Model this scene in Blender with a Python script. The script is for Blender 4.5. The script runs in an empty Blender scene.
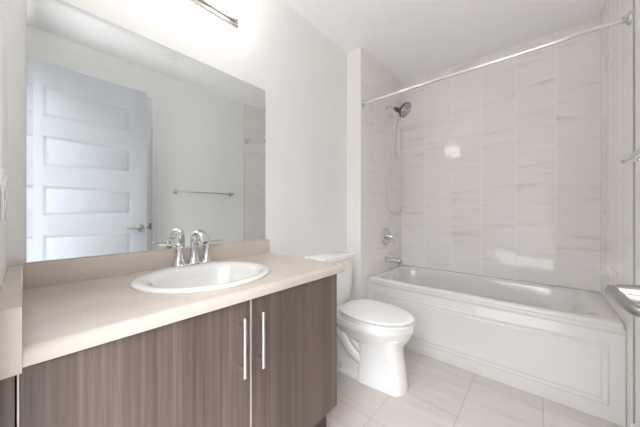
import bpy, bmesh, math, random
from mathutils import Vector, Matrix
random.seed(7)
S = bpy.context.scene
PI = math.pi

# ------------------------------------------------------------------ camera, world, exposure
cam_data = bpy.data.cameras.new('camera')
cam = bpy.data.objects.new('camera', cam_data)
S.collection.objects.link(cam)
cam.location = (1.3268, 0.0034, 1.1101)
cam.rotation_euler = (PI/2, 0, math.radians(40.8475))
cam_data.sensor_width = 36
cam_data.lens = 255.2516/640*36
cam_data.shift_y = -0.9/640
cam_data.clip_start = 0.005
S.camera = cam

world = bpy.data.worlds.new('world')
S.world = world
world.use_nodes = True
# the hall outside the doorway: bright overhead light, dimmer towards eye level, softly patchy
wt_ = world.node_tree
wbg = wt_.nodes['Background']
wco = wt_.nodes.new('ShaderNodeTexCoord')
wse = wt_.nodes.new('ShaderNodeSeparateXYZ')
wno = wt_.nodes.new('ShaderNodeTexNoise'); wno.inputs['Scale'].default_value = 2.3; wno.inputs['Detail'].default_value = 1.5
wad = wt_.nodes.new('ShaderNodeMath'); wad.operation = 'MULTIPLY_ADD'
wad.inputs[1].default_value = 0.5
wra = wt_.nodes.new('ShaderNodeValToRGB')
wra.color_ramp.elements[0].position = 0.44; wra.color_ramp.elements[0].color = (0.09, 0.09, 0.095, 1)
wra.color_ramp.elements[1].position = 0.72; wra.color_ramp.elements[1].color = (0.93, 0.975, 1.03, 1)
wt_.links.new(wco.outputs['Generated'], wno.inputs['Vector'])
wt_.links.new(wco.outputs['Generated'], wse.inputs[0])
wt_.links.new(wno.outputs['Fac'], wad.inputs[0])
wt_.links.new(wse.outputs['Z'], wad.inputs[2])
wt_.links.new(wad.outputs[0], wra.inputs['Fac'])
wt_.links.new(wra.outputs['Color'], wbg.inputs['Color'])
wbg.inputs['Strength'].default_value = 10.0
S.view_settings.view_transform = 'Standard'
S.view_settings.look = 'None'
S.view_settings.gamma = 1
S.view_settings.use_curve_mapping = False
S.view_settings.exposure = 0.09
SHADE_EMIT = 6.5
S.cycles.max_bounces = 16
S.cycles.diffuse_bounces = 10
S.cycles.glossy_bounces = 8
S.cycles.sample_clamp_indirect = 6
S.cycles.use_denoising = True

# ------------------------------------------------------------------ room numbers
H = 2.555; W = 1.669; YB = 2.773; YJ = 1.913; XJ = 0.144; YT = 2.024; YN = -0.033; ZT = 0.53
ZC = 0.8547

# ------------------------------------------------------------------ materials
def srgb(r, g, b):
    def f(c):
        c /= 255
        return c/12.92 if c <= 0.04045 else ((c+0.055)/1.055)**2.4
    return (f(r), f(g), f(b), 1)

class NT:
    def __init__(s, name):
        s.m = bpy.data.materials.new(name); s.m.use_nodes = True
        s.t = s.m.node_tree; s.p = s.t.nodes['Principled BSDF']
    def n(s, kind, **kw):
        nd = s.t.nodes.new(kind)
        for k, v in kw.items(): setattr(nd, k, v)
        return nd
    def link(s, a, b): s.t.links.new(a, b)
    def math(s, op, a, b=None, c=None):
        nd = s.n('ShaderNodeMath', operation=op)
        for i, v in enumerate((a, b, c)):
            if v is None: continue
            if isinstance(v, (int, float)): nd.inputs[i].default_value = v
            else: s.link(v, nd.inputs[i])
        return nd.outputs[0]
    def coord(s):
        return s.n('ShaderNodeTexCoord').outputs['Object']
    def sep(s, v):
        nd = s.n('ShaderNodeSeparateXYZ'); s.link(v, nd.inputs[0]); return nd.outputs
    def comb(s, x, y, z):
        nd = s.n('ShaderNodeCombineXYZ')
        for i, v in enumerate((x, y, z)):
            if isinstance(v, (int, float)): nd.inputs[i].default_value = v
            else: s.link(v, nd.inputs[i])
        return nd.outputs[0]
    def noise(s, vec, scale, detail=3, rough=0.5):
        nd = s.n('ShaderNodeTexNoise'); s.link(vec, nd.inputs['Vector'])
        nd.inputs['Scale'].default_value = scale; nd.inputs['Detail'].default_value = detail
        nd.inputs['Roughness'].default_value = rough
        return nd.outputs['Fac']
    def ramp(s, fac, stops):
        nd = s.n('ShaderNodeValToRGB'); s.link(fac, nd.inputs[0])
        el = nd.color_ramp.elements
        while len(el) < len(stops): el.new(0.5)
        for e, (pos, col) in zip(el, stops): e.position = pos; e.color = col
        return nd.outputs[0]
    def mix(s, fac, a, b, blend='MIX'):
        nd = s.n('ShaderNodeMix', data_type='RGBA', blend_type=blend)
        for i, v in ((0, fac), (6, a), (7, b)):
            if isinstance(v, (int, float, tuple)): nd.inputs[i].default_value = v
            else: s.link(v, nd.inputs[i])
        return nd.outputs[2]
    def base(s, c): s.link(c, s.p.inputs['Base Color'])
    def bump(s, h, strength, dist=0.01):
        nd = s.n('ShaderNodeBump'); s.link(h, nd.inputs['Height'])
        nd.inputs['Strength'].default_value = strength; nd.inputs['Distance'].default_value = dist
        s.link(nd.outputs[0], s.p.inputs['Normal'])

def plain(name, col, rough=0.5, metal=0.0, var=0.03, scale=6.0, coat=0.0, bump=0.0):
    k = NT(name)
    f = k.noise(k.coord(), scale, 3)
    lo = tuple(c*(1-var) for c in col[:3])+(1,); hi = tuple(min(1, c*(1+var)) for c in col[:3])+(1,)
    k.base(k.ramp(f, [(0.3, lo), (0.7, hi)]))
    k.p.inputs['Roughness'].default_value = rough; k.p.inputs['Metallic'].default_value = metal
    k.p.inputs['Coat Weight'].default_value = coat; k.p.inputs['Coat Roughness'].default_value = 0.05
    if bump: k.bump(k.noise(k.coord(), 180, 2), bump, 0.002)
    return k.m

def tiles(name, iu, iv, u0, du, v0, dv, gw, cols, grout, rough, vein_u, vein_v, tilt=0.0, bond=0.0, groutfac=1.0, rowfac=1.0, var=0.05):
    k = NT(name)
    xyz = k.sep(k.coord())
    v = k.math('DIVIDE', k.math('SUBTRACT', xyz[iv], v0), dv)
    fv = k.math('FLOOR', v)
    u = k.math('DIVIDE', k.math('SUBTRACT', xyz[iu], u0), du)
    if bond: u = k.math('ADD', u, k.math('MULTIPLY', fv, bond))
    fu = k.math('FLOOR', u)
    lu = k.math('SUBTRACT', u, fu); lv = k.math('SUBTRACT', v, fv)
    du_ = k.math('MULTIPLY', k.math('MINIMUM', lu, k.math('SUBTRACT', 1.0, lu)), du)
    dv_ = k.math('MULTIPLY', k.math('MINIMUM', lv, k.math('SUBTRACT', 1.0, lv)), dv)
    def joint(d, amount):
        g = k.n('ShaderNodeMapRange'); k.link(d, g.inputs[0])
        g.inputs[1].default_value = gw*0.5; g.inputs[2].default_value = gw*1.1
        g.inputs[3].default_value = amount; g.inputs[4].default_value = 0
        return g.outputs[0]
    gm = k.math('MAXIMUM', joint(du_, groutfac), joint(dv_, groutfac*rowfac))
    wn = k.n('ShaderNodeTexWhiteNoise', noise_dimensions='2D'); k.link(k.comb(fu, fv, 0), wn.inputs['Vector'])
    rs = k.sep(wn.outputs['Color'])
    vec = k.comb(k.math('ADD', k.math('MULTIPLY', xyz[iu], vein_u), k.math('MULTIPLY', rs[0], 31)),
                 k.math('ADD', k.math('MULTIPLY', xyz[iv], vein_v), k.math('MULTIPLY', rs[1], 17)), 0)
    nd = k.n('ShaderNodeTexNoise'); k.link(vec, nd.inputs['Vector'])
    nd.inputs['Scale'].default_value = 1; nd.inputs['Detail'].default_value = 4; nd.inputs['Distortion'].default_value = 0.6
    c = k.ramp(nd.outputs['Fac'], [(0.27, cols[0]), (0.42, cols[1]), (0.58, cols[1]), (0.75, cols[2])])
    sh = k.math('ADD', 1.0-var/2, k.math('MULTIPLY', rs[2], var))
    c = k.mix(1.0, c, k.comb(sh, sh, sh), 'MULTIPLY')
    k.base(k.mix(gm, c, grout))
    k.p.inputs['Roughness'].default_value = rough
    rg = k.math('ADD', rough, k.math('MULTIPLY', gm, 0.4)); k.link(rg, k.p.inputs['Roughness'])
    h = k.math('MULTIPLY', gm, -0.0006)
    if tilt:
        h = k.math('ADD', h, k.math('MULTIPLY', k.math('MULTIPLY', k.math('SUBTRACT', rs[0], 0.5), lu), tilt*du))
        h = k.math('ADD', h, k.math('MULTIPLY', k.math('MULTIPLY', k.math('SUBTRACT', rs[1], 0.5), lv), tilt*dv))
        h = k.math('ADD', h, k.math('MULTIPLY', k.noise(k.coord(), 7, 1), 0.0016))
    k.bump(h, 1.0, 1.0)
    return k.m

wall_paint = plain('wall_paint', srgb(240, 239, 236), 0.6, var=0.01, bump=0.05)
ceiling_paint = plain('ceiling_paint', srgb(248, 248, 249), 0.8, var=0.01, bump=0.08)
trim_paint = plain('trim_paint', srgb(240, 241, 242), 0.35, var=0.01)
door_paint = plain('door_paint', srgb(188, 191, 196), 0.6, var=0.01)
porcelain = plain('porcelain', srgb(220, 217, 213), 0.16, var=0.008, coat=0.4)
china = plain('toilet_china', srgb(246, 244, 241), 0.08, var=0.008, coat=0.3)
acrylic = plain('tub_acrylic', srgb(220, 217, 213), 0.14, var=0.008, coat=0.3)
plastic = plain('white_plastic', srgb(244, 243, 241), 0.25, var=0.01)
chrome = plain('chrome', (0.70, 0.70, 0.72, 1), 0.05, 1.0, var=0.02)
nickel = plain('brushed_nickel', (0.55, 0.525, 0.50, 1), 0.34, 1.0, var=0.06, scale=40)
dark_nickel = plain('door_nickel', (0.46, 0.44, 0.42, 1), 0.36, 1.0, var=0.06, scale=40)
dark_chrome = plain('dark_chrome', (0.14, 0.14, 0.15, 1), 0.2, 0.9, var=0.05)
rubber = plain('spray_rubber', srgb(80, 80, 84), 0.5)
dark_panel = plain('toe_kick_board', srgb(58, 47, 43), 0.5, var=0.1)
edge_band = plain('edge_band', srgb(214, 204, 196), 0.4, var=0.03)
brass_plate = plain('strike_plate', (0.25, 0.24, 0.23, 1), 0.35, 1.0)

edge_metal = plain('tile_edge_metal', srgb(170, 170, 168), 0.4, 0.3)
TC = (srgb(222, 217, 213), srgb(238, 234, 231), srgb(244, 241, 238))
tile_back = tiles('tub_tile_back_wall', 0, 2, XJ, 0.2546, ZT+0.005, 0.2075, 0.0022, TC, srgb(250, 248, 246), 0.06, 1.5, 15, tilt=0.005, groutfac=0.8, rowfac=0.55, var=0.02)
tile_side = tiles('tub_tile_side_wall', 1, 2, 2.177-0.2546*2, 0.2546, ZT+0.005, 0.2075, 0.0022, TC, srgb(250, 248, 246), 0.06, 1.5, 15, tilt=0.005, groutfac=0.6, rowfac=0.5, var=0.02)
tile_floor = tiles('floor_tile', 0, 1, 0.633-0.352*4, 0.352, 1.225-0.704*4, 0.704, 0.0026,
                   (srgb(188, 178, 168), srgb(208, 200, 193), srgb(220, 214, 208)), srgb(182, 173, 164), 0.28, 1.6, 22, groutfac=0.8)

def laminate():
    k = NT('taupe_laminate')
    co = k.coord()
    f = k.noise(co, 5, 5, 0.6)
    c = k.ramp(f, [(0.3, srgb(190, 177, 165)), (0.7, srgb(204, 191, 180))])
    vo = k.n('ShaderNodeTexVoronoi'); k.link(co, vo.inputs['Vector']); vo.inputs['Scale'].default_value = 34
    fl = k.math('MULTIPLY', k.math('LESS_THAN', vo.outputs['Distance'], 0.11),
                k.math('GREATER_THAN', k.sep(vo.outputs['Color'])[0], 0.55))
    vo2 = k.n('ShaderNodeTexVoronoi'); k.link(co, vo2.inputs['Vector']); vo2.inputs['Scale'].default_value = 110
    fl2 = k.math('MULTIPLY', k.math('LESS_THAN', vo2.outputs['Distance'], 0.15), 0.5)
    c = k.mix(k.math('MULTIPLY', fl, 0.85), c, srgb(226, 217, 206))
    c = k.mix(k.math('MULTIPLY', fl2, 0.35), c, srgb(205, 194, 184))
    k.base(c); k.p.inputs['Roughness'].default_value = 0.24
    return k.m
counter_mat = laminate()

def veneer():
    k = NT('dark_wood_veneer')
    x, y, z = k.sep(k.coord())
    v = k.comb(k.math('MULTIPLY', x, 60), k.math('MULTIPLY', y, 75), k.math('MULTIPLY', z, 1.1))
    nd = k.n('ShaderNodeTexNoise'); k.link(v, nd.inputs['Vector']); nd.inputs['Scale'].default_value = 1
    nd.inputs['Detail'].default_value = 5; nd.inputs['Roughness'].default_value = 0.65
    v2 = k.comb(k.math('MULTIPLY', x, 14), k.math('MULTIPLY', y, 16), k.math('MULTIPLY', z, 0.4))
    nd2 = k.n('ShaderNodeTexNoise'); k.link(v2, nd2.inputs['Vector']); nd2.inputs['Scale'].default_value = 1
    f = k.math('ADD', k.math('MULTIPLY', nd.outputs['Fac'], 0.65), k.math('MULTIPLY', nd2.outputs['Fac'], 0.35))
    c = k.ramp(f, [(0.33, srgb(78, 66, 58)), (0.5, srgb(98, 84, 75)), (0.66, srgb(120, 105, 95))])
    k.base(c); k.p.inputs['Roughness'].default_value = 0.35
    return k.m
wood = veneer()

def mirror_material():
    k = NT('mirror_silver')
    f = k.noise(k.coord(), 2, 1)
    k.base(k.ramp(f, [(0.3, (0.80, 0.835, 0.835, 1)), (0.7, (0.81, 0.845, 0.845, 1))]))
    k.p.inputs['Metallic'].default_value = 1; k.p.inputs['Roughness'].default_value = 0.0
    return k.m
mirror_mat = mirror_material()

def glow(name, strength, col=(1, 0.985, 0.965, 1)):
    k = NT(name)
    k.base(k.ramp(k.noise(k.coord(), 4), [(0.3, (0.9, 0.9, 0.9, 1)), (0.7, (0.93, 0.93, 0.92, 1))]))
    k.p.inputs['Roughness'].default_value = 0.3
    k.p.inputs['Emission Color'].default_value = col
    k.p.inputs['Emission Strength'].default_value = strength
    return k.m
shade_glass = glow('lit_frosted_glass', SHADE_EMIT)

# ------------------------------------------------------------------ helpers
def link(o): S.collection.objects.link(o); return o

def thing(name, label, cat, loc=(0, 0, 0), group=None):
    o = link(bpy.data.objects.new(name, None)); o.location = loc; o.empty_display_size = 0.05
    o['label'] = label; o['category'] = cat
    if group: o['group'] = group
    return o

def obj(name, bm, mats, parent=None, smooth=True, bevel=0, seg=3, angle=40, label=None):
    """bm is in world coordinates; the mesh is stored relative to the top parent"""
    off = Vector((0, 0, 0)); q = parent
    while q: off += q.location; q = q.parent
    bmesh.ops.recalc_face_normals(bm, faces=bm.faces[:])
    for v in bm.verts: v.co -= off
    me = bpy.data.meshes.new(name); bm.to_mesh(me); bm.free()
    if not isinstance(mats, (list, tuple)): mats = [mats]
    for m in mats: me.materials.append(m)
    if smooth:
        me.polygons.foreach_set('use_smooth', [True]*len(me.polygons))
        me.set_sharp_from_angle(angle=math.radians(angle))
    o = link(bpy.data.objects.new(name, me))
    if parent: o.parent = parent
    if bevel:
        b = o.modifiers.new('bevel', 'BEVEL'); b.width = bevel; b.segments = seg; b.limit_method = 'ANGLE'
        b.angle_limit = math.radians(50); b.harden_normals = False
    if label: o['label'] = label
    return o

def struct(name, bm, mats, label, cat, bevel=0, parent=None):
    o = obj(name, bm, mats, parent, bevel=bevel)
    if not parent:
        o['kind'] = 'structure'; o['label'] = label; o['category'] = cat
    return o

def box(bm, x0, x1, y0, y1, z0, z1, mi=0):
    vs = [bm.verts.new((x, y, z)) for x in (x0, x1) for y in (y0, y1) for z in (z0, z1)]
    fs = []
    for q in ((0, 1, 3, 2), (4, 6, 7, 5), (0, 4, 5, 1), (2, 3, 7, 6), (0, 2, 6, 4), (1, 5, 7, 3)):
        f = bm.faces.new([vs[i] for i in q]); f.material_index = mi; fs.append(f)
    return fs

def bx(*a):
    bm = bmesh.new(); box(bm, *a); return bm

def loft(bm, rings, cap0=True, cap1=True, closed=True, mi=0):
    R = [[bm.verts.new(p) for p in r] for r in rings]
    n = len(R[0])
    for a, b in zip(R, R[1:]):
        for i in range(n if closed else n-1):
            j = (i+1) % n
            f = bm.faces.new((a[i], a[j], b[j], b[i])); f.material_index = mi
    if cap0: bm.faces.new(R[0][::-1]).material_index = mi
    if cap1: bm.faces.new(R[-1]).material_index = mi
    return R

def frame(d):
    d = Vector(d).normalized()
    a = Vector((0, 0, 1)) if abs(d.z) < 0.9 else Vector((1, 0, 0))
    u = d.cross(a).normalized(); return u, d.cross(u).normalized(), d

def lathe(bm, origin, axis, prof, n=32, mi=0, cap=True):
    """prof: list of (distance along axis, radius)"""
    u, v, d = frame(axis); o = Vector(origin)
    rings = [[o+d*h+(u*math.cos(t)+v*math.sin(t))*max(r, 1e-4) for t in [2*PI*i/n for i in range(n)]] for h, r in prof]
    loft(bm, rings, cap, cap, True, mi)

def tube(bm, pts, r, n=12, mi=0, cap=True):
    pts = [Vector(p) for p in pts]; rad = r if isinstance(r, (list, tuple)) else [r]*len(pts)
    rings = []; prev = None
    for i, p in enumerate(pts):
        d = (pts[min(i+1, len(pts)-1)]-pts[max(i-1, 0)]).normalized()
        if prev is None: u, v, _ = frame(d)
        else:
            u = (prev-d*prev.dot(d)).normalized(); v = d.cross(u)
        prev = u
        rings.append([p+(u*math.cos(t)+v*math.sin(t))*rad[i] for t in [2*PI*k/n for k in range(n)]])
    loft(bm, rings, cap, cap, True, mi)

def spline(P, m=8):
    P = [Vector(p) for p in P]; out = []
    for i in range(len(P)-1):
        a = P[max(i-1, 0)]; b = P[i]; c = P[i+1]; d = P[min(i+2, len(P)-1)]
        for k in range(m):
            t = k/m
            out.append(0.5*((2*b)+(c-a)*t+(2*a-5*b+4*c-d)*t*t+(3*b-a-3*c+d)*t**3))
    out.append(P[-1]); return out

def sgn(a, p): return math.copysign(abs(a)**p, a)

def copy_tree(o, parent=None):
    c = link(o.copy())
    if parent: c.parent = parent
    for ch in list(o.children): copy_tree(ch, c)
    return c

def prism(bm, prof, axis, a, b, mi=0):
    """prof: 2D points; axis 1 -> points are (x,z) swept in y; axis 0 -> points are (y,z) swept in x"""
    def P(p, t): return (p[0], t, p[1]) if axis == 1 else (t, p[0], p[1])
    loft(bm, [[P(p, a) for p in prof], [P(p, b) for p in prof]], mi=mi)

# ------------------------------------------------------------------ the setting
struct('floor', bx(-1.2, W+1.2, -3.0, YB+0.12, -0.1, 0), tile_floor, 'beige stone look floor tiles with soft grey streaks', 'floor')
struct('ceiling', bx(-0.12, W+0.12, -0.15, YB+0.12, H, H+0.1), ceiling_paint, 'smooth white painted ceiling', 'ceiling')
struct('wall_left', bx(-0.12, 0, -0.15, YB+0.12, 0, H), wall_paint, 'white wall behind the vanity mirror and the toilet tank', 'wall')

bm = bmesh.new()
for f in box(bm, 0.0, XJ, YJ, YB, 0, H):
    pass
bm.faces.ensure_lookup_table()
for f in bm.faces:
    c = f.calc_center_median()
    if abs(c.x-XJ) < 1e-5: f.material_index = 1
struct('wall_tub_left', bm, [wall_paint, tile_side], 'boxed out wall carrying the shower fittings, tiled on its tub side', 'wall')
struct('wall_back', bx(XJ-0.1, W+0.12, YB, YB+0.12, 0, H), tile_back, 'glossy greige tiled wall along the back of the bathtub', 'wall')
# right wall with an opening for the second door
bm = bmesh.new()
box(bm, W, W+0.12, 0.815, YJ, 0, H)
box(bm, W, W+0.12, -0.15, 0.05, 0, H)
box(bm, W, W+0.12, 0.05, 0.815, 2.225, H)
struct('wall_right', bm, wall_paint, 'white wall with the towel bar opposite the mirror', 'wall')
bm = bx(W-0.008, W+0.12, YJ, YB+0.05, 0, H)
for f in bm.faces: f.material_index = 0 if f.calc_center_median().x < W else 1
struct('wall_tub_right', bm, [tile_side, edge_metal], 'tiled wall at the right end of the bathtub', 'wall')
# near wall with the doorway the camera looks through
bm = bmesh.new()
box(bm, 0, 0.69, YN-0.115, YN, 0, H)
box(bm, 1.515, W, YN-0.115, YN, 0, H)
box(bm, 0.69, 1.515, YN-0.115, YN, 2.25, H)
struct('wall_near', bm, wall_paint, 'white wall with the entrance doorway at the end of the vanity', 'wall')
bm = bmesh.new()
prism(bm, [(YJ, 0), (YJ, 0.1), (YJ-0.002, 0.1), (YJ-0.002, 0)], 0, 0.0, XJ)
bm.free()
bm = bmesh.new(); prism(bm, [(0, 0), (0.014, 0), (0.014, 0.085), (0.008, 0.1), (0, 0.1)], 1, 1.0, YJ)
struct('baseboard_left', bm, trim_paint, 'white baseboard behind the toilet', 'baseboard')
bm = bmesh.new(); prism(bm, [(W, 0), (W-0.014, 0), (W-0.014, 0.085), (W-0.008, 0.1), (W, 0.1)], 1, 0.905, YJ-0.002)
struct('baseboard_right', bm, trim_paint, 'white baseboard under the towel bar wall', 'baseboard')

# casing round the second door
def casing(bm, y0, y1, z0, z1, x):
    box(bm, x-0.012, x, y0, y1, z0, z1)
bm = bmesh.new()
casing(bm, 0.845, 0.905, 0, 2.315, W); box(bm, W-0.017, W-0.011, 0.885, 0.905, 0, 2.315)
casing(bm, 0.02, 0.845, 2.255, 2.315, W)
box(bm, W-0.002, W+0.1, 0.8, 0.8455, 0, 2.255)
box(bm, W-0.002, W+0.1, 0.02, 0.8, 2.21, 2.255)
struct('trim_1', bm, trim_paint, 'white casing of the closed door in the wall opposite the mirror', 'trim', bevel=0.002)
bm = bmesh.new(); box(bm, 0.64, 0.69, YN-0.13, YN+0.012, ZC+0.3, 2.31); box(bm, 0.64, 1.56, YN-0.13, YN+0.012, 2.24, 2.31)
struct('trim_2', bm, trim_paint, 'white casing of the entrance doorway', 'trim', bevel=0.002)

# ------------------------------------------------------------------ panelled doors
def panel_door(x0, x1, y0, y1, z0, z1, ztop, pitch, ph, stile):
    """slab from x0 (room face) to x1 with five recessed panels on the x0 face"""
    bm = bmesh.new()
    ya, yb = y0+stile, y1-stile
    rows = []
    for i in range(5):
        t = ztop-pitch*i
        b = t-ph if i < 4 else min(t-ph, z0+0.24)
        rows.append((b, t))
    zs = sorted([z0, z1]+[q for r in rows for q in r]); ys = [y0, ya, yb, y1]
    vg = {}
    def V(x, y, z):
        key = (round(x, 5), round(y, 5), round(z, 5))
        if key not in vg: vg[key] = bm.verts.new((x, y, z))
        return vg[key]
    for face_x, s in ((x0, 1), (x1, -1)):
        for i in range(3):
            for j in range(len(zs)-1):
                a = (ys[i], zs[j]); b = (ys[i+1], zs[j+1])
                hole = i == 1 and any(abs(zs[j]-r[0]) < 1e-6 and abs(zs[j+1]-r[1]) < 1e-6 for r in rows)
                if not hole:
                    bm.faces.new([V(face_x, a[0], a[1]), V(face_x, b[0], a[1]), V(face_x, b[0], b[1]), V(face_x, a[0], b[1])])
                else:
                    prev = None
                    for inset, dep in ((0, 0), (0.006, 0.002), (0.018, 0.009), (0.024, 0.009), (0.036, 0.003), (0.042, 0.002)):
                        X = face_x+s*dep
                        ring = [V(X, a[0]+inset, a[1]+inset), V(X, b[0]-inset, a[1]+inset), V(X, b[0]-inset, b[1]-inset), V(X, a[0]+inset, b[1]-inset)]
                        if prev:
                            for q in range(4): bm.faces.new([prev[q], prev[(q+1) % 4], ring[(q+1) % 4], ring[q]])
                        prev = ring
                    bm.faces.new(prev)
    for j in range(len(zs)-1):
        for y in (y0, y1):
            bm.faces.new([V(x0, y, zs[j]), V(x1, y, zs[j]), V(x1, y, zs[j+1]), V(x0, y, zs[j+1])])
    for i in range(3):
        for z in (z0, z1):
            bm.faces.new([V(x0, ys[i], z), V(x1, ys[i], z), V(x1, ys[i+1], z), V(x0, ys[i+1], z)])
    return bm

XD = 1.475
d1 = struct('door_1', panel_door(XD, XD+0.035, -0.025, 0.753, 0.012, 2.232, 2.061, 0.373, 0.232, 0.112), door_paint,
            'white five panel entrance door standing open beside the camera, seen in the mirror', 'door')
LY, LZ = 0.694, 0.969
for s, fx in ((-1, XD), (1, XD+0.035)):
    bm = bmesh.new()
    lathe(bm, (fx, LY, LZ), (s, 0, 0), [(0, 0.033), (0.006, 0.033), (0.011, 0.029), (0.013, 0.02), (0.014, 0.017), (0.03, 0.0145), (0.046, 0.0135)], 32)
    h = obj('door_lever', bm, dark_nickel, d1, label='satin nickel lever handle')
    bm = bmesh.new()
    xo = fx+s*0.05
    path = spline([(xo, LY+0.010, LZ), (xo, LY-0.03, LZ), (xo-s*0.001, LY-0.075, LZ), (xo-s*0.005, LY-0.105, LZ-0.001), (xo-s*0.014, LY-0.118, LZ-0.002), (xo-s*0.024, LY-0.120, LZ-0.003)], 6)
    rings = []
    for i, p in enumerate(path):
        d = (path[min(i+1, len(path)-1)]-path[max(i-1, 0)]).normalized()
        u = Vector((0, 0, 1)); v = d.cross(u).normalized()
        hh = 0.0085-0.002*i/len(path); th = 0.0075
        rings.append([p+u*hh*sgn(math.cos(t), 0.6)+v*th*sgn(math.sin(t), 0.6) for t in [2*PI*k/20 for k in range(20)]])
    loft(bm, rings)
    obj('lever_arm', bm, dark_nickel, h)
    bm = bmesh.new(); lathe(bm, (xo+s*0.0075, LY, LZ), (s, 0, 0), [(0, 0.004), (0.0015, 0.0035), (0.002, 0.002)], 16)
    obj('privacy_pin', bm, dark_chrome, h)
bm = bmesh.new(); box(bm, XD+0.008, XD+0.027, 0.752, 0.7545, LZ-0.03, LZ+0.03); box(bm, XD+0.011, XD+0.024, 0.754, 0.767, LZ-0.012, LZ+0.012)
obj('latch_bolt', bm, brass_plate, d1)
for z in (0.25, 1.1, 2.0):
    bm = bmesh.new(); lathe(bm, (XD-0.006, -0.027, z-0.045), (0, 0, 1), [(0, 0.006), (0.09, 0.006)], 12)
    obj('hinge', bm, dark_nickel, d1)

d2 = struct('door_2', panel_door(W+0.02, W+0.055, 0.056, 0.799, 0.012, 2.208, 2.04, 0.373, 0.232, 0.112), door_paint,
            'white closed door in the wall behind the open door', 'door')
bm = bmesh.new(); box(bm, W-0.0035, W-0.001, 0.822, 0.842, LZ-0.03, LZ+0.035)
sp = obj('strike_plate', bm, brass_plate)
sp['label'] = 'small dark strike plate on the door jamb opposite the mirror'; sp['category'] = 'strike plate'

# ------------------------------------------------------------------ bathtub
def rrect(x0, x1, y0, y1, z, p, n=96):
    cx, cy, a, b = (x0+x1)/2, (y0+y1)/2, (x1-x0)/2, (y1-y0)/2
    return [(cx+a*sgn(math.cos(t), p), cy+b*sgn(math.sin(t), p), z) for t in [2*PI*(k+0.5)/n for k in range(n)]]
tx0, tx1, ty0, ty1 = XJ+0.002, W-0.0085, YT, YB-0.003
tub = thing('bathtub', 'white alcove bathtub with panelled apron under the tiled wall', 'bathtub', ((tx0+tx1)/2, (ty0+ty1)/2, 0))
bm = bmesh.new()
rings = [rrect(tx0+0.03, tx1-0.03, ty0+0.03, ty1-0.02, ZT-0.05, 0.08),
         rrect(tx0, tx1, ty0+0.002, ty1, ZT-0.03, 0.05), rrect(tx0, tx1, ty0, ty1, ZT-0.016, 0.05),
         rrect(tx0, tx1, ty0+0.004, ty1, ZT-0.005, 0.05), rrect(tx0+0.006, tx1-0.006, ty0+0.014, ty1-0.004, ZT, 0.06),
         rrect(tx0+0.05, tx1-0.06, ty0+0.06, ty1-0.045, ZT, 0.22), rrect(tx0+0.06, tx1-0.085, ty0+0.072, ty1-0.055, ZT-0.006, 0.28),
         rrect(tx0+0.07, tx1-0.11, ty0+0.082, ty1-0.063, ZT-0.022, 0.3), rrect(tx0+0.08, tx1-0.16, ty0+0.092, ty1-0.072, ZT-0.10, 0.32),
         rrect(tx0+0.1, tx1-0.23, ty0+0.105, ty1-0.085, ZT-0.22, 0.35), rrect(tx0+0.12, tx1-0.29, ty0+0.12, ty1-0.1, ZT-0.32, 0.38),
         rrect(tx0+0.15, tx1-0.35, ty0+0.15, ty1-0.13, ZT-0.37, 0.42), rrect(tx0+0.24, tx1-0.46, ty0+0.22, ty1-0.2, ZT-0.385, 0.5)]
loft(bm, rings, cap0=False, cap1=True)
obj('basin', bm, acrylic, tub, angle=60)
# apron: front face profile with mouldings and one raised panel
def apron():
    bm = bmesh.new()
    prof = [(0.006, 0.0), (0.006, 0.46), (0.0075, 0.468), (0.007, 0.474), (0.001, 0.482), (0.0, 0.487), (0.001, ZT-0.028)]
    back = [(0.055, ZT-0.028), (0.055, 0.0)]
    prism(bm, [(ty0+a, z) for a, z in prof+back], 0, tx0, tx1)
    return bm
obj('apron', apron(), acrylic, tub, bevel=0.004, seg=3, angle=30)
bm = bmesh.new()
px0, px1, pz0, pz1 = 0.212, 1.602, 0.086, 0.412
prev = None
for ins, dep in ((0, 0.0065), (0.001, 0.003), (0.005, 0.0012), (0.010, 0.0025), (0.014, 0.0045), (0.026, 0.0048), (0.029, 0.002), (0.033, 0.0008), (0.037, 0.0012), (0.043, 0.0028)):
    Y = ty0+dep
    ring = [bm.verts.new(q) for q in ((px0+ins, Y, pz0+ins), (px1-ins, Y, pz0+ins), (px1-ins, Y, pz1-ins), (px0+ins, Y, pz1-ins))]
    if prev:
        for q in range(4): bm.faces.new([prev[q], prev[(q+1) % 4], ring[(q+1) % 4], ring[q]])
    prev = ring
bm.faces.new(prev)
obj('raised_panel', bm, acrylic, tub, angle=50)
bm = bmesh.new()
lathe(bm, (tx0+0.087, 2.40, ZT-0.075), (1, 0, 0.1), [(-0.01, 0.034), (0.006, 0.034), (0.010, 0.028), (0.011, 0.004)], 28)
obj('overflow_plate', bm, chrome, tub)
bm = bmesh.new(); lathe(bm, (tx0+0.33, 2.40, ZT-0.386), (0, 0, 1), [(0, 0.035), (0.005, 0.033), (0.006, 0.02)], 24)
obj('drain', bm, chrome, tub)

# ------------------------------------------------------------------ shower fittings
YS = 2.40
rod = thing('curtain_rod', 'straight white and chrome shower curtain rod spanning above the bathtub', 'curtain rod', ((XJ+W)/2, 1.9475, 2.066))
bm = bmesh.new(); lathe(bm, (XJ+0.004, 1.9475, 2.066), (1, 0, 0), [(0, 0.0125), (W-0.008-XJ-0.008, 0.0125)], 20)
obj('rod_tube', bm, plain('rod_finish', (0.82, 0.82, 0.83, 1), 0.16, 0.75), rod)
for x, s in ((XJ+0.0005, 1), (W-0.0085, -1)):
    bm = bmesh.new(); lathe(bm, (x, 1.9475, 2.066), (s, 0, 0), [(0, 0.031), (0.004, 0.031), (0.010, 0.026), (0.013, 0.017), (0.028, 0.016)], 28)
    obj('flange', bm, chrome, rod)

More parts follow.
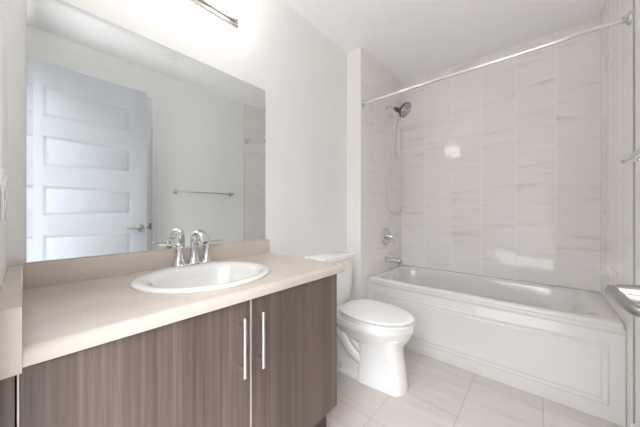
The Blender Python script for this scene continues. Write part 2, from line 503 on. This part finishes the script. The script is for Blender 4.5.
sh = thing('hand_shower', 'chrome and black handheld shower head with hose above the tub faucet', 'shower head', (XJ, YS, 2.17))
bm = bmesh.new(); lathe(bm, (XJ+0.001, YS, 2.172), (1, 0, 0), [(0, 0.028), (0.004, 0.028), (0.012, 0.014)], 28); obj('wall_flange', bm, chrome, sh)
bm = bmesh.new(); tube(bm, spline([(XJ+0.003, YS, 2.172), (XJ+0.035, YS, 2.172), (XJ+0.07, YS, 2.158), (XJ+0.095, YS, 2.14)], 6), 0.0085, 14); obj('arm', bm, chrome, sh)
ax = Vector((0.80, 0, -0.60)).normalized()
p0 = Vector((XJ+0.085, YS, 2.147))
bm = bmesh.new(); lathe(bm, p0, ax, [(0, 0.013), (0.012, 0.017), (0.03, 0.02), (0.055, 0.022), (0.08, 0.024), (0.092, 0.02)], 24); obj('holder', bm, dark_chrome, sh)
dn = Vector((0.80, -0.12, -0.58)).normalized()
pc = p0+ax*0.094+Vector((0.030, 0, 0.012))
bm = bmesh.new(); lathe(bm, pc, dn, [(-0.03, 0.02), (-0.022, 0.045), (-0.01, 0.066), (0.004, 0.073), (0.012, 0.073), (0.015, 0.068)], 40)
hd = obj('head', bm, dark_chrome, sh)
bm = bmesh.new()
for r0, r1 in ((0.050, 0.062), (0.028, 0.040), (0.004, 0.016)):
    u, v, d = frame(dn)
    lathe(bm, pc+dn*0.014, dn, [(0, r0), (0.0025, r0+0.002), (0.0025, r1-0.002), (0, r1)], 40, cap=False)
obj('spray_ring', bm, chrome, hd)
wt = p0+ax*0.080+Vector((0.0, 0, -0.012))
wb = wt+Vector((-0.018, 0, -0.135))
bm = bmesh.new(); tube(bm, [wt, wt.lerp(wb, 0.3), wt.lerp(wb, 0.75), wb, wb+Vector((0, 0, -0.02))], [0.014, 0.012, 0.010, 0.009, 0.007], 16); obj('wand', bm, plain('wand_chrome', (0.9, 0.9, 0.9, 1), 0.15, 0.7), sh)
hp = spline([wb+Vector((0, 0, -0.02)), (0.265, YS, 1.80), (0.285, YS, 1.55), (0.318, YS, 1.28), (0.308, YS, 1.15), (0.25, YS, 1.09), (0.185, YS, 1.15), (0.168, YS, 1.30), (0.195, YS, 1.60), (0.222, YS, 1.90), (0.222, YS, 2.125)], 8)
bm = bmesh.new(); tube(bm, hp, 0.0062, 10); obj('hose', bm, plain('hose_metal', (0.74, 0.74, 0.75, 1), 0.22, 0.9), sh)

va = thing('shower_valve', 'round chrome shower valve with lever above the tub spout', 'shower valve', (XJ, YS, 0.858))
bm = bmesh.new(); lathe(bm, (XJ+0.001, YS-0.015, 0.868), (1, 0, 0), [(0, 0.088), (0.007, 0.088), (0.012, 0.083), (0.012, 0.077), (0.007, 0.072), (0.014, 0.05), (0.016, 0.03)], 44); obj('escutcheon', bm, chrome, va)
bm = bmesh.new(); lathe(bm, (XJ+0.012, YS-0.015, 0.868), (1, 0, 0), [(0, 0.036), (0.02, 0.03), (0.045, 0.024), (0.065, 0.016), (0.072, 0.01)], 28); hb = obj('hub', bm, chrome, va)
bm = bmesh.new(); tube(bm, [(XJ+0.06, YS-0.015, 0.865), (XJ+0.078, YS-0.012, 0.862), (XJ+0.086, YS-0.01, 0.84), (XJ+0.086, YS-0.01, 0.81)], [0.008, 0.007, 0.005, 0.004], 12); obj('lever', bm, chrome, va)

ts = thing('tub_spout', 'chrome tub spout on the tiled wall above the bathtub overflow', 'tub spout', (XJ, YS, 0.64))
bm = bmesh.new()
rings = []
for x, r, dz in ((0.001, 0.03, 0), (0.01, 0.03, 0), (0.012, 0.026, 0), (0.09, 0.026, -0.001), (0.145, 0.026, -0.003), (0.162, 0.023, -0.005), (0.168, 0.013, -0.007)):
    rings.append([(XJ+x, YS-0.01+r*math.cos(t), 0.64+dz+r*math.sin(t)) for t in [2*PI*k/28 for k in range(28)]])
loft(bm, rings); obj('spout_body', bm, chrome, ts)
bm = bmesh.new(); lathe(bm, (XJ+0.142, YS-0.01, 0.62), (0, 0, -1), [(0, 0.018), (0.018, 0.016), (0.02, 0.012)], 20); obj('outlet', bm, chrome, ts)
bm = bmesh.new(); lathe(bm, (XJ+0.142, YS-0.01, 0.66), (0, 0, 1), [(0, 0.005), (0.01, 0.005), (0.011, 0.008), (0.018, 0.007)], 16); obj('diverter_knob', bm, chrome, ts)

# ------------------------------------------------------------------ towel bar on the right wall
tb = thing('towel_bar', 'chrome towel bar on the wall facing the mirror', 'towel bar', (W, 1.388, 1.338))
bm = bmesh.new(); lathe(bm, (W-0.066, 1.06, 1.338), (0, 1, 0), [(0, 0.0095), (0.655, 0.0095)], 18); obj('bar', bm, chrome, tb)
for y in (1.068, 1.708):
    bm = bmesh.new()
    lathe(bm, (W-0.0005, y, 1.338), (-1, 0, 0), [(0, 0.026), (0.006, 0.026), (0.012, 0.016), (0.03, 0.010), (0.05, 0.011), (0.058, 0.015), (0.07, 0.016), (0.078, 0.012)], 24)
    obj('post', bm, chrome, tb)

# ------------------------------------------------------------------ vanity cabinet
vc = thing('vanity_cabinet', 'dark brown wood grain vanity cabinet with two doors under the counter', 'cabinet', (0.29, 0.49, 0))
CB = 0.178
bm = bmesh.new()
box(bm, 0.002, 0.566, YN+0.001, YN+0.018, CB, 0.82)
box(bm, 0.002, 0.566, 0.968, 0.986, CB, 0.82)
box(bm, 0.002, 0.566, YN+0.018, 0.968, CB, CB+0.018)
box(bm, 0.002, 0.014, YN+0.018, 0.968, CB+0.018, 0.82)
box(bm, 0.50, 0.566, YN+0.018, 0.968, 0.80, 0.82)
obj('carcass', bm, wood, vc)
obj('toe_kick', bx(0.002, 0.52, YN+0.002, 0.984, 0, CB-0.001), dark_panel, vc)
obj('filler_panel', bx(0.566, 0.583, YN+0.001, -0.009, CB, 0.812), wood, vc)
def cab_door(y0, y1, hy):
    d = obj('door', bx(0.567, 0.585, y0+0.0025, y1, CB+0.006, 0.815), wood, vc, bevel=0.001, seg=2)
    obj('edge_strip', bx(0.567, 0.5848, y0, y0+0.0025, CB+0.006, 0.815), edge_band, d, label='pale door edge')
    bm = bmesh.new()
    lathe(bm, (0.62, hy, 0.5865), (0, 0, 1), [(0, 0.0062), (0.190, 0.0062)], 18)
    h = obj('handle', bm, nickel, d, label='brushed steel bar pull')
    for z in (0.612, 0.742):
        bm = bmesh.new(); lathe(bm, (0.585, hy, z), (1, 0, 0), [(0, 0.005), (0.034, 0.005)], 14); obj('post', bm, nickel, h)
    return d
cab_door(-0.006, 0.4995, 0.459)
cab_door(0.5035, 0.986, 0.53)

# ------------------------------------------------------------------ countertop
SX, SY, SRX, SRY = 0.287, 0.497, 0.243, 0.258
ct = thing('countertop', 'taupe speckled laminate vanity counter with backsplash', 'countertop', (0.3, 0.49, 0.82))
YC = 1.0229
bm = bmesh.new()
hx, hy = SRX-0.012, SRY-0.012
n = 96; X0, X1, Y0, Y1 = 0.0005, 0.582, YN+0.001, YC
angs = [2*PI*k/n for k in range(n)]
for cx_, cy_ in ((X0, Y0), (X0, Y1), (X1, Y0), (X1, Y1)):
    a = math.atan2((cy_-SY), (cx_-SX)) % (2*PI)
    i = min(range(n), key=lambda k: abs(angs[k]-a)); angs[i] = a
inner, outer = [], []
for a in angs:
    c, s = math.cos(a), math.sin(a)
    r = 1/math.sqrt((c/hx)**2+(s/hy)**2)
    t = min((((X1 if c > 0 else X0)-SX)/c) if abs(c) > 1e-9 else 9, (((Y1 if s > 0 else Y0)-SY)/s) if abs(s) > 1e-9 else 9)
    inner.append((SX+c*r, SY+s*r)); outer.append((SX+c*t, SY+s*t))
zb = ZC-0.033
loft(bm, [[(x, y, zb) for x, y in outer], [(x, y, ZC) for x, y in outer], [(x, y, ZC) for x, y in inner], [(x, y, zb) for x, y in inner], [(x, y, zb) for x, y in outer]], False, False)
prof = [(0.582, ZC), (0.588, ZC-0.0005), (0.594, ZC-0.003), (0.599, ZC-0.0075), (0.602, ZC-0.014), (0.602, zb+0.002), (0.600, zb), (0.582, zb)]
prism(bm, prof, 1, Y0, Y1)
obj('slab', bm, counter_mat, ct, angle=35)
ZS = ZC+0.083
def splash_prof(a, b, z0):
    return [(a, z0), (b, z0), (b, ZS-0.005), (b-0.0015, ZS-0.0015), (b-0.005, ZS), (a, ZS)]
bm = bmesh.new(); prism(bm, splash_prof(0.0005, 0.021, ZC+0.0003), 1, 0.0005, YC); obj('backsplash', bm, counter_mat, ct)
bm = bmesh.new()
prism(bm, [(YN+0.001, ZC+0.0003), (0, ZC+0.0003), (0, ZS-0.003), (-0.003, ZS), (YN+0.001, ZS)], 0, 0.0215, 0.6022)
prism(bm, [(YN+0.001, ZC-0.04), (0, ZC-0.04), (0, ZS-0.0005), (YN+0.001, ZS-0.0005)], 0, 0.6025, 0.606)
obj('side_splash', bm, counter_mat, ct)

# ------------------------------------------------------------------ sink
sk = thing('sink', 'white oval drop-in sink set in the taupe counter', 'sink', (SX, SY, ZC))
def oval(cx, cy, rx, ry, z, n=72):
    return [(cx+rx*math.cos(t), cy+ry*math.sin(t), z) for t in [2*PI*k/n for k in range(n)]]
bm = bmesh.new()
IX = SX+0.032
rings = [oval(SX, SY, SRX-0.014, SRY-0.014, ZC-0.02), oval(SX, SY, SRX-0.013, SRY-0.013, ZC+0.0006), oval(SX, SY, SRX, SRY, ZC+0.0006),
         oval(SX, SY, SRX+0.001, SRY+0.001, ZC+0.004), oval(SX, SY, SRX-0.003, SRY-0.003, ZC+0.009), oval(SX, SY, SRX-0.012, SRY-0.012, ZC+0.0125),
         oval(SX+0.012, SY, SRX-0.035, SRY-0.03, ZC+0.0125), oval(IX-0.004, SY, 0.177, 0.212, ZC+0.009), oval(IX, SY, 0.17, 0.204, ZC+0.002),
         oval(IX, SY, 0.163, 0.197, ZC-0.015), oval(IX-0.002, SY, 0.15, 0.182, ZC-0.05), oval(IX-0.005, SY, 0.12, 0.148, ZC-0.095),
         oval(IX-0.01, SY, 0.08, 0.1, ZC-0.125), oval(IX-0.015, SY, 0.04, 0.045, ZC-0.137), oval(IX-0.015, SY, 0.023, 0.023, ZC-0.14)]
loft(bm, rings, cap0=False)
obj('bowl', bm, porcelain, sk, angle=60)
bm = bmesh.new(); lathe(bm, (IX-0.015, SY, ZC-0.1395), (0, 0, 1), [(0, 0.021), (0.003, 0.02), (0.004, 0.014), (0.007, 0.013), (0.008, 0.008)], 28); obj('drain', bm, chrome, sk)
bm = bmesh.new()
rr = []
for zz, k in ((ZC-0.022, 1.0),):
    pass
box(bm, IX-0.1628, IX-0.1605, SY-0.012, SY+0.012, ZC-0.028, ZC-0.022)
obj('overflow_slot', bm, rubber, sk)

# ------------------------------------------------------------------ faucet
FX, FY, FZ = 0.078, 0.53, ZC+0.0125
fa = thing('faucet', 'chrome arched faucet with two lever handles on the sink deck', 'faucet', (FX, FY, FZ))
bm = bmesh.new()
loft(bm, [[(FX+0.028*sgn(math.cos(t), 0.8), FY+0.095*sgn(math.sin(t), 0.6), FZ+z) if i < 2 else (FX+0.024*sgn(math.cos(t), 0.8), FY+0.091*sgn(math.sin(t), 0.6), FZ+z) for t in [2*PI*k/40 for k in range(40)]] for i, z in enumerate((0.0003, 0.004, 0.007))])
obj('base_plate', bm, chrome, fa)
def bell(bm, x, y, z, hh, s=1.0):
    lathe(bm, (x, y, z), (0, 0, 1), [(0, 0.030*s), (0.005, 0.0295*s), (0.010, 0.025*s), (0.03, 0.020*s), (0.055, 0.0172*s), (hh-0.008, 0.016*s), (hh-0.002, 0.018*s), (hh, 0.015*s)], 28)
for y, s in ((FY-0.065, -1), (FY+0.065, 1)):
    bm = bmesh.new(); bell(bm, FX-0.008, y, FZ+0.006, 0.078)
    hd = obj('handle', bm, chrome, fa)
    bm = bmesh.new()
    lathe(bm, (FX-0.008, y, FZ+0.084), (0, 0, 1), [(0, 0.0105), (0.006, 0.012), (0.015, 0.011), (0.02, 0.006)], 24)
    path = [(FX-0.008, y, FZ+0.096), (FX-0.008, y+s*0.02, FZ+0.097), (FX-0.009, y+s*0.05, FZ+0.098), (FX-0.010, y+s*0.075, FZ+0.100)]
    rings = []
    for (px, py, pz), w, t_ in zip(path, (0.007, 0.008, 0.008, 0.0055), (0.006, 0.005, 0.004, 0.003)):
        rings.append([(px+w*math.cos(t), py, pz+t_*math.sin(t)) for t in [2*PI*k/16 for k in range(16)]])
    loft(bm, rings); obj('lever', bm, chrome, hd)
bm = bmesh.new(); bell(bm, FX, FY, FZ+0.006, 0.07, 0.95)
path = spline([(FX, FY, FZ+0.06), (FX-0.002, FY, FZ+0.095), (FX+0.004, FY, FZ+0.125), (FX+0.028, FY, FZ+0.150), (FX+0.062, FY, FZ+0.153), (FX+0.094, FY, FZ+0.137), (FX+0.116, FY, FZ+0.108)], 6)
rings = []
m = len(path)
for i, p in enumerate(path):
    d = (path[min(i+1, m-1)]-path[max(i-1, 0)]).normalized()
    v = Vector((0, 1, 0)); u = d.cross(v).normalized(); k = i/(m-1)
    w = 0.013+0.006*k; th = 0.0105-0.002*k
    rings.append([p+v*w*sgn(math.cos(t), 0.7)+u*th*sgn(math.sin(t), 0.7) for t in [2*PI*q/20 for q in range(20)]])
loft(bm, rings); obj('spout', bm, chrome, fa)
bm = bmesh.new(); d = (path[-1]-path[-2]).normalized(); lathe(bm, path[-1]-d*0.002, d, [(0, 0.009), (0.005, 0.009), (0.005, 0.006)], 18); obj('aerator', bm, dark_chrome, fa)

# ------------------------------------------------------------------ mirror
def mirror():
    bm = bmesh.new()
    y0, y1, z0, z1 = 0.007, 1.002, ZS+0.003, 1.884
    b, th = 0.0145, 0.0053
    r0 = [(0.0008, y0, z0), (0.0008, y1, z0), (0.0008, y1, z1), (0.0008, y0, z1)]
    r1 = [(0.0060, *q[1:]) for q in r0]
    r2 = [(th, y0+b, z0+b*0.3), (th, y1-b, z0+b*0.3), (th, y1-b, z1-b), (th, y0+b, z1-b)]
    loft(bm, [r0, r1, r2])
    return bm
mi = obj('wall_mirror', mirror(), mirror_mat, smooth=False)
mi['label'] = 'large frameless wall mirror with angled edges above the sink'; mi['category'] = 'mirror'

# ------------------------------------------------------------------ vanity light
vl = thing('vanity_light', 'nickel bar light with frosted glass shades above the mirror', 'wall light', (0, 0.5, 2.23))
obj('backplate', bx(0.0005, 0.014, 0.195, 0.805, 2.172, 2.285), nickel, vl, bevel=0.004)
obj('raised_strip', bx(0.013, 0.026, 0.21, 0.79, 2.19, 2.268), nickel, vl, bevel=0.005)
def shade_bm(y):
    bm = bmesh.new()
    lathe(bm, (0.12, y, 2.15), (0, 0, 1), [(0, 0.012), (0.003, 0.028), (0.012, 0.045), (0.03, 0.055), (0.06, 0.058), (0.14, 0.058), (0.14, 0.054), (0.06, 0.052), (0.035, 0.048), (0.015, 0.03), (0.012, 0.005)], 32)
    return bm
def arm_bm(y):
    bm = bmesh.new()
    tube(bm, spline([(0.024, y, 2.225), (0.045, y, 2.205), (0.058, y, 2.215), (0.066, y, 2.24)], 6), 0.008, 12)
    lathe(bm, (0.024, y, 2.225), (1, 0, 0), [(0, 0.022), (0.005, 0.02), (0.01, 0.012)], 24)
    lathe(bm, (0.12, y, 2.232), (0, 0, 1), [(0, 0.0595), (0.014, 0.0595), (0.014, 0.0582), (0, 0.0582)], 32, cap=False)
    return bm
y0_ = 0.27
a0 = obj('arm', arm_bm(y0_), nickel, vl); s0 = obj('shade', shade_bm(y0_), shade_glass, vl, label='lit white glass shade')
for y in (0.5, 0.73):
    for o in (a0, s0):
        c = copy_tree(o, vl); c.location.y += y-y0_

# ------------------------------------------------------------------ ceiling fittings
cd = thing('sprinkler_cover', 'small round white flush disc on the ceiling, seen at the top of the mirror', 'sprinkler cover', (1.265, 0.89, H))
bm = bmesh.new(); lathe(bm, (1.265, 0.89, H-0.0003), (0, 0, -1), [(0, 0.036), (0.004, 0.036), (0.005, 0.034)], 40); obj('collar', bm, trim_paint, cd)
bm = bmesh.new(); lathe(bm, (1.265, 0.89, H-0.0056), (0, 0, -1), [(0, 0.044), (0.002, 0.044), (0.003, 0.042)], 40); obj('cap', bm, trim_paint, cd)
# ------------------------------------------------------------------ switch plate on the near wall
sw = thing('outlet_plate', 'white outlet plate on the end wall above the counter', 'outlet', (0.37, YN, 1.15))
obj('plate', bx(0.335, 0.405, YN+0.0005, YN+0.006, 1.09, 1.21), plastic, sw, bevel=0.002)
for z in (1.125, 1.175):
    bm = bmesh.new(); lathe(bm, (0.37, YN+0.006, z), (0, 1, 0), [(0, 0.017), (0.002, 0.016)], 20); obj('socket', bm, plastic, sw)

# ------------------------------------------------------------------ toilet
TY = 1.55
to = thing('toilet', 'white two-piece toilet with closed lid between vanity and bathtub', 'toilet', (0.4, TY, 0))
def slice_(x0, x1, wb, wf, p, z, n=56, bow=0.0):
    cx, L = (x0+x1)/2, (x1-x0)/2
    out = []
    for k in range(n):
        t = 2*PI*k/n
        x = cx+L*sgn(math.cos(t), p); f = (x-x0)/(x1-x0)
        w = wb+(wf-wb)*f
        y = w*sgn(math.sin(t), p)
        if bow and math.cos(t) > 0: x += bow*(1-(y/w)**2)
        out.append((x, TY+y, z))
    return out
def egg(x0, x1, w, z, xm=0.42, n=64):
    out = []
    for k in range(n):
        t = 2*PI*k/n; c, s = math.cos(t), math.sin(t)
        xc = x0+(x1-x0)*xm
        out.append((xc+(x1-xc)*sgn(c, 0.95), TY+w*sgn(s, 0.92), z) if c >= 0 else (xc+(xc-x0)*sgn(c, 0.7), TY+w*sgn(s, 0.85), z))
    return out
bm = bmesh.new()
# bowl and rim
loft(bm, [slice_(0.30, 0.62, 0.07, 0.075, 0.7, 0.20), slice_(0.26, 0.655, 0.095, 0.105, 0.85, 0.25), egg(0.22, 0.695, 0.135, 0.295), egg(0.19, 0.718, 0.162, 0.335), egg(0.17, 0.73, 0.178, 0.362),
          egg(0.165, 0.736, 0.185, 0.372), egg(0.165, 0.737, 0.186, 0.405), egg(0.17, 0.733, 0.182, 0.413), egg(0.2, 0.70, 0.15, 0.414)])
# pedestal front
loft(bm, [slice_(0.40, 0.668, 0.118, 0.090, 0.2, 0.0, bow=0.034), slice_(0.40, 0.667, 0.116, 0.089, 0.2, 0.02, bow=0.034), slice_(0.405, 0.660, 0.108, 0.084, 0.2, 0.08, bow=0.032), slice_(0.41, 0.648, 0.104, 0.083, 0.22, 0.16, bow=0.03),
          slice_(0.40, 0.640, 0.105, 0.088, 0.3, 0.23, bow=0.026), slice_(0.38, 0.645, 0.115, 0.105, 0.5, 0.28, bow=0.02), slice_(0.36, 0.67, 0.13, 0.125, 0.8, 0.32, bow=0.01)])
# foot
loft(bm, [slice_(0.10, 0.63, 0.125, 0.094, 0.25, 0.0), slice_(0.10, 0.63, 0.125, 0.094, 0.25, 0.03), slice_(0.105, 0.62, 0.12, 0.09, 0.25, 0.036), slice_(0.11, 0.60, 0.10, 0.08, 0.3, 0.040)])
loft(bm, [slice_(0.12, 0.42, 0.098, 0.09, 0.3, 0.03), slice_(0.12, 0.42, 0.094, 0.086, 0.3, 0.085), slice_(0.125, 0.40, 0.08, 0.075, 0.35, 0.10)])
# neck to the tank
loft(bm, [slice_(0.10, 0.42, 0.085, 0.075, 0.4, 0.03), slice_(0.11, 0.42, 0.075, 0.07, 0.4, 0.15), slice_(0.08, 0.42, 0.085, 0.08, 0.4, 0.27), slice_(0.03, 0.40, 0.12, 0.13, 0.4, 0.345), slice_(0.025, 0.38, 0.14, 0.16, 0.35, 0.395), slice_(0.03, 0.36, 0.135, 0.155, 0.35, 0.402)])
obj('bowl', bm, china, to, angle=50)
for s in (-1, 1):
    bm = bmesh.new()
    tube(bm, spline([(0.17, TY+s*0.06, 0.37), (0.22, TY+s*0.068, 0.31), (0.285, TY+s*0.07, 0.235), (0.35, TY+s*0.068, 0.17), (0.42, TY+s*0.06, 0.13), (0.48, TY+s*0.045, 0.12)], 6), [0.038]*8+[0.044]*23, 20)
    tube(bm, spline([(0.28, TY+s*0.05, 0.33), (0.33, TY+s*0.062, 0.27), (0.39, TY+s*0.068, 0.215), (0.45, TY+s*0.06, 0.18)], 6), 0.034, 18)
    obj('trapway', bm, china, to)
    bm = bmesh.new(); lathe(bm, (0.29, TY+s*0.108, 0.04), (0, 0, 1), [(0, 0.014), (0.01, 0.013), (0.018, 0.009), (0.021, 0.003)], 18); obj('bolt_cap', bm, plastic, to)
# seat and lid
bm = bmesh.new()
loft(bm, [egg(0.27, 0.725, 0.17, 0.4175), egg(0.25, 0.742, 0.187, 0.4195), egg(0.25, 0.742, 0.187, 0.429), egg(0.256, 0.736, 0.182, 0.4305), egg(0.268, 0.722, 0.168, 0.4312)])
obj('seat', bm, plastic, to)
bm = bmesh.new()
loft(bm, [egg(0.266, 0.720, 0.166, 0.4390), egg(0.249, 0.738, 0.184, 0.4402), egg(0.248, 0.739, 0.185, 0.446), egg(0.252, 0.735, 0.182, 0.4505), egg(0.27, 0.715, 0.165, 0.453), egg(0.33, 0.6, 0.09, 0.4545)])
obj('lid', bm, plastic, to, angle=60)
for s in (-1, 1):
    bm = bmesh.new(); lathe(bm, (0.243, TY+s*0.075-0.02, 0.432), (0, 1, 0), [(0, 0.012), (0.003, 0.014), (0.037, 0.014), (0.04, 0.012)], 18); obj('hinge', bm, plastic, to)
# tank
bm = bmesh.new()
def tank_ring(x0, x1, w, z, p=0.12, bow=0.014):
    out = []
    for k in range(64):
        t = 2*PI*(k+0.5)/64
        x = (x0+x1)/2+(x1-x0)/2*sgn(math.cos(t), p); y = w*sgn(math.sin(t), p)
        if math.cos(t) > 0: x += bow*(1-(y/w)**2)
        out.append((x, TY+y, z))
    return out
loft(bm, [tank_ring(0.03, 0.155, 0.165, 0.402), tank_ring(0.015, 0.17, 0.176, 0.42), tank_ring(0.012, 0.178, 0.187, 0.60), tank_ring(0.012, 0.182, 0.191, 0.745)])
obj('tank', bm, china, to)
bm = bmesh.new()
loft(bm, [tank_ring(0.012, 0.184, 0.196, 0.7455), tank_ring(0.006, 0.191, 0.203, 0.75), tank_ring(0.006, 0.192, 0.205, 0.780), tank_ring(0.008, 0.190, 0.203, 0.784), tank_ring(0.02, 0.178, 0.19, 0.786)])
obj('tank_lid', bm, china, to)
bm = bmesh.new(); lathe(bm, (0.188, TY-0.13, 0.69), (1, 0, 0), [(0, 0.013), (0.008, 0.012), (0.016, 0.008)], 18)
tube(bm, [(0.203, TY-0.13, 0.69), (0.207, TY-0.10, 0.687), (0.205, TY-0.06, 0.682)], [0.006, 0.006, 0.005], 12); obj('flush_lever', bm, chrome, to)
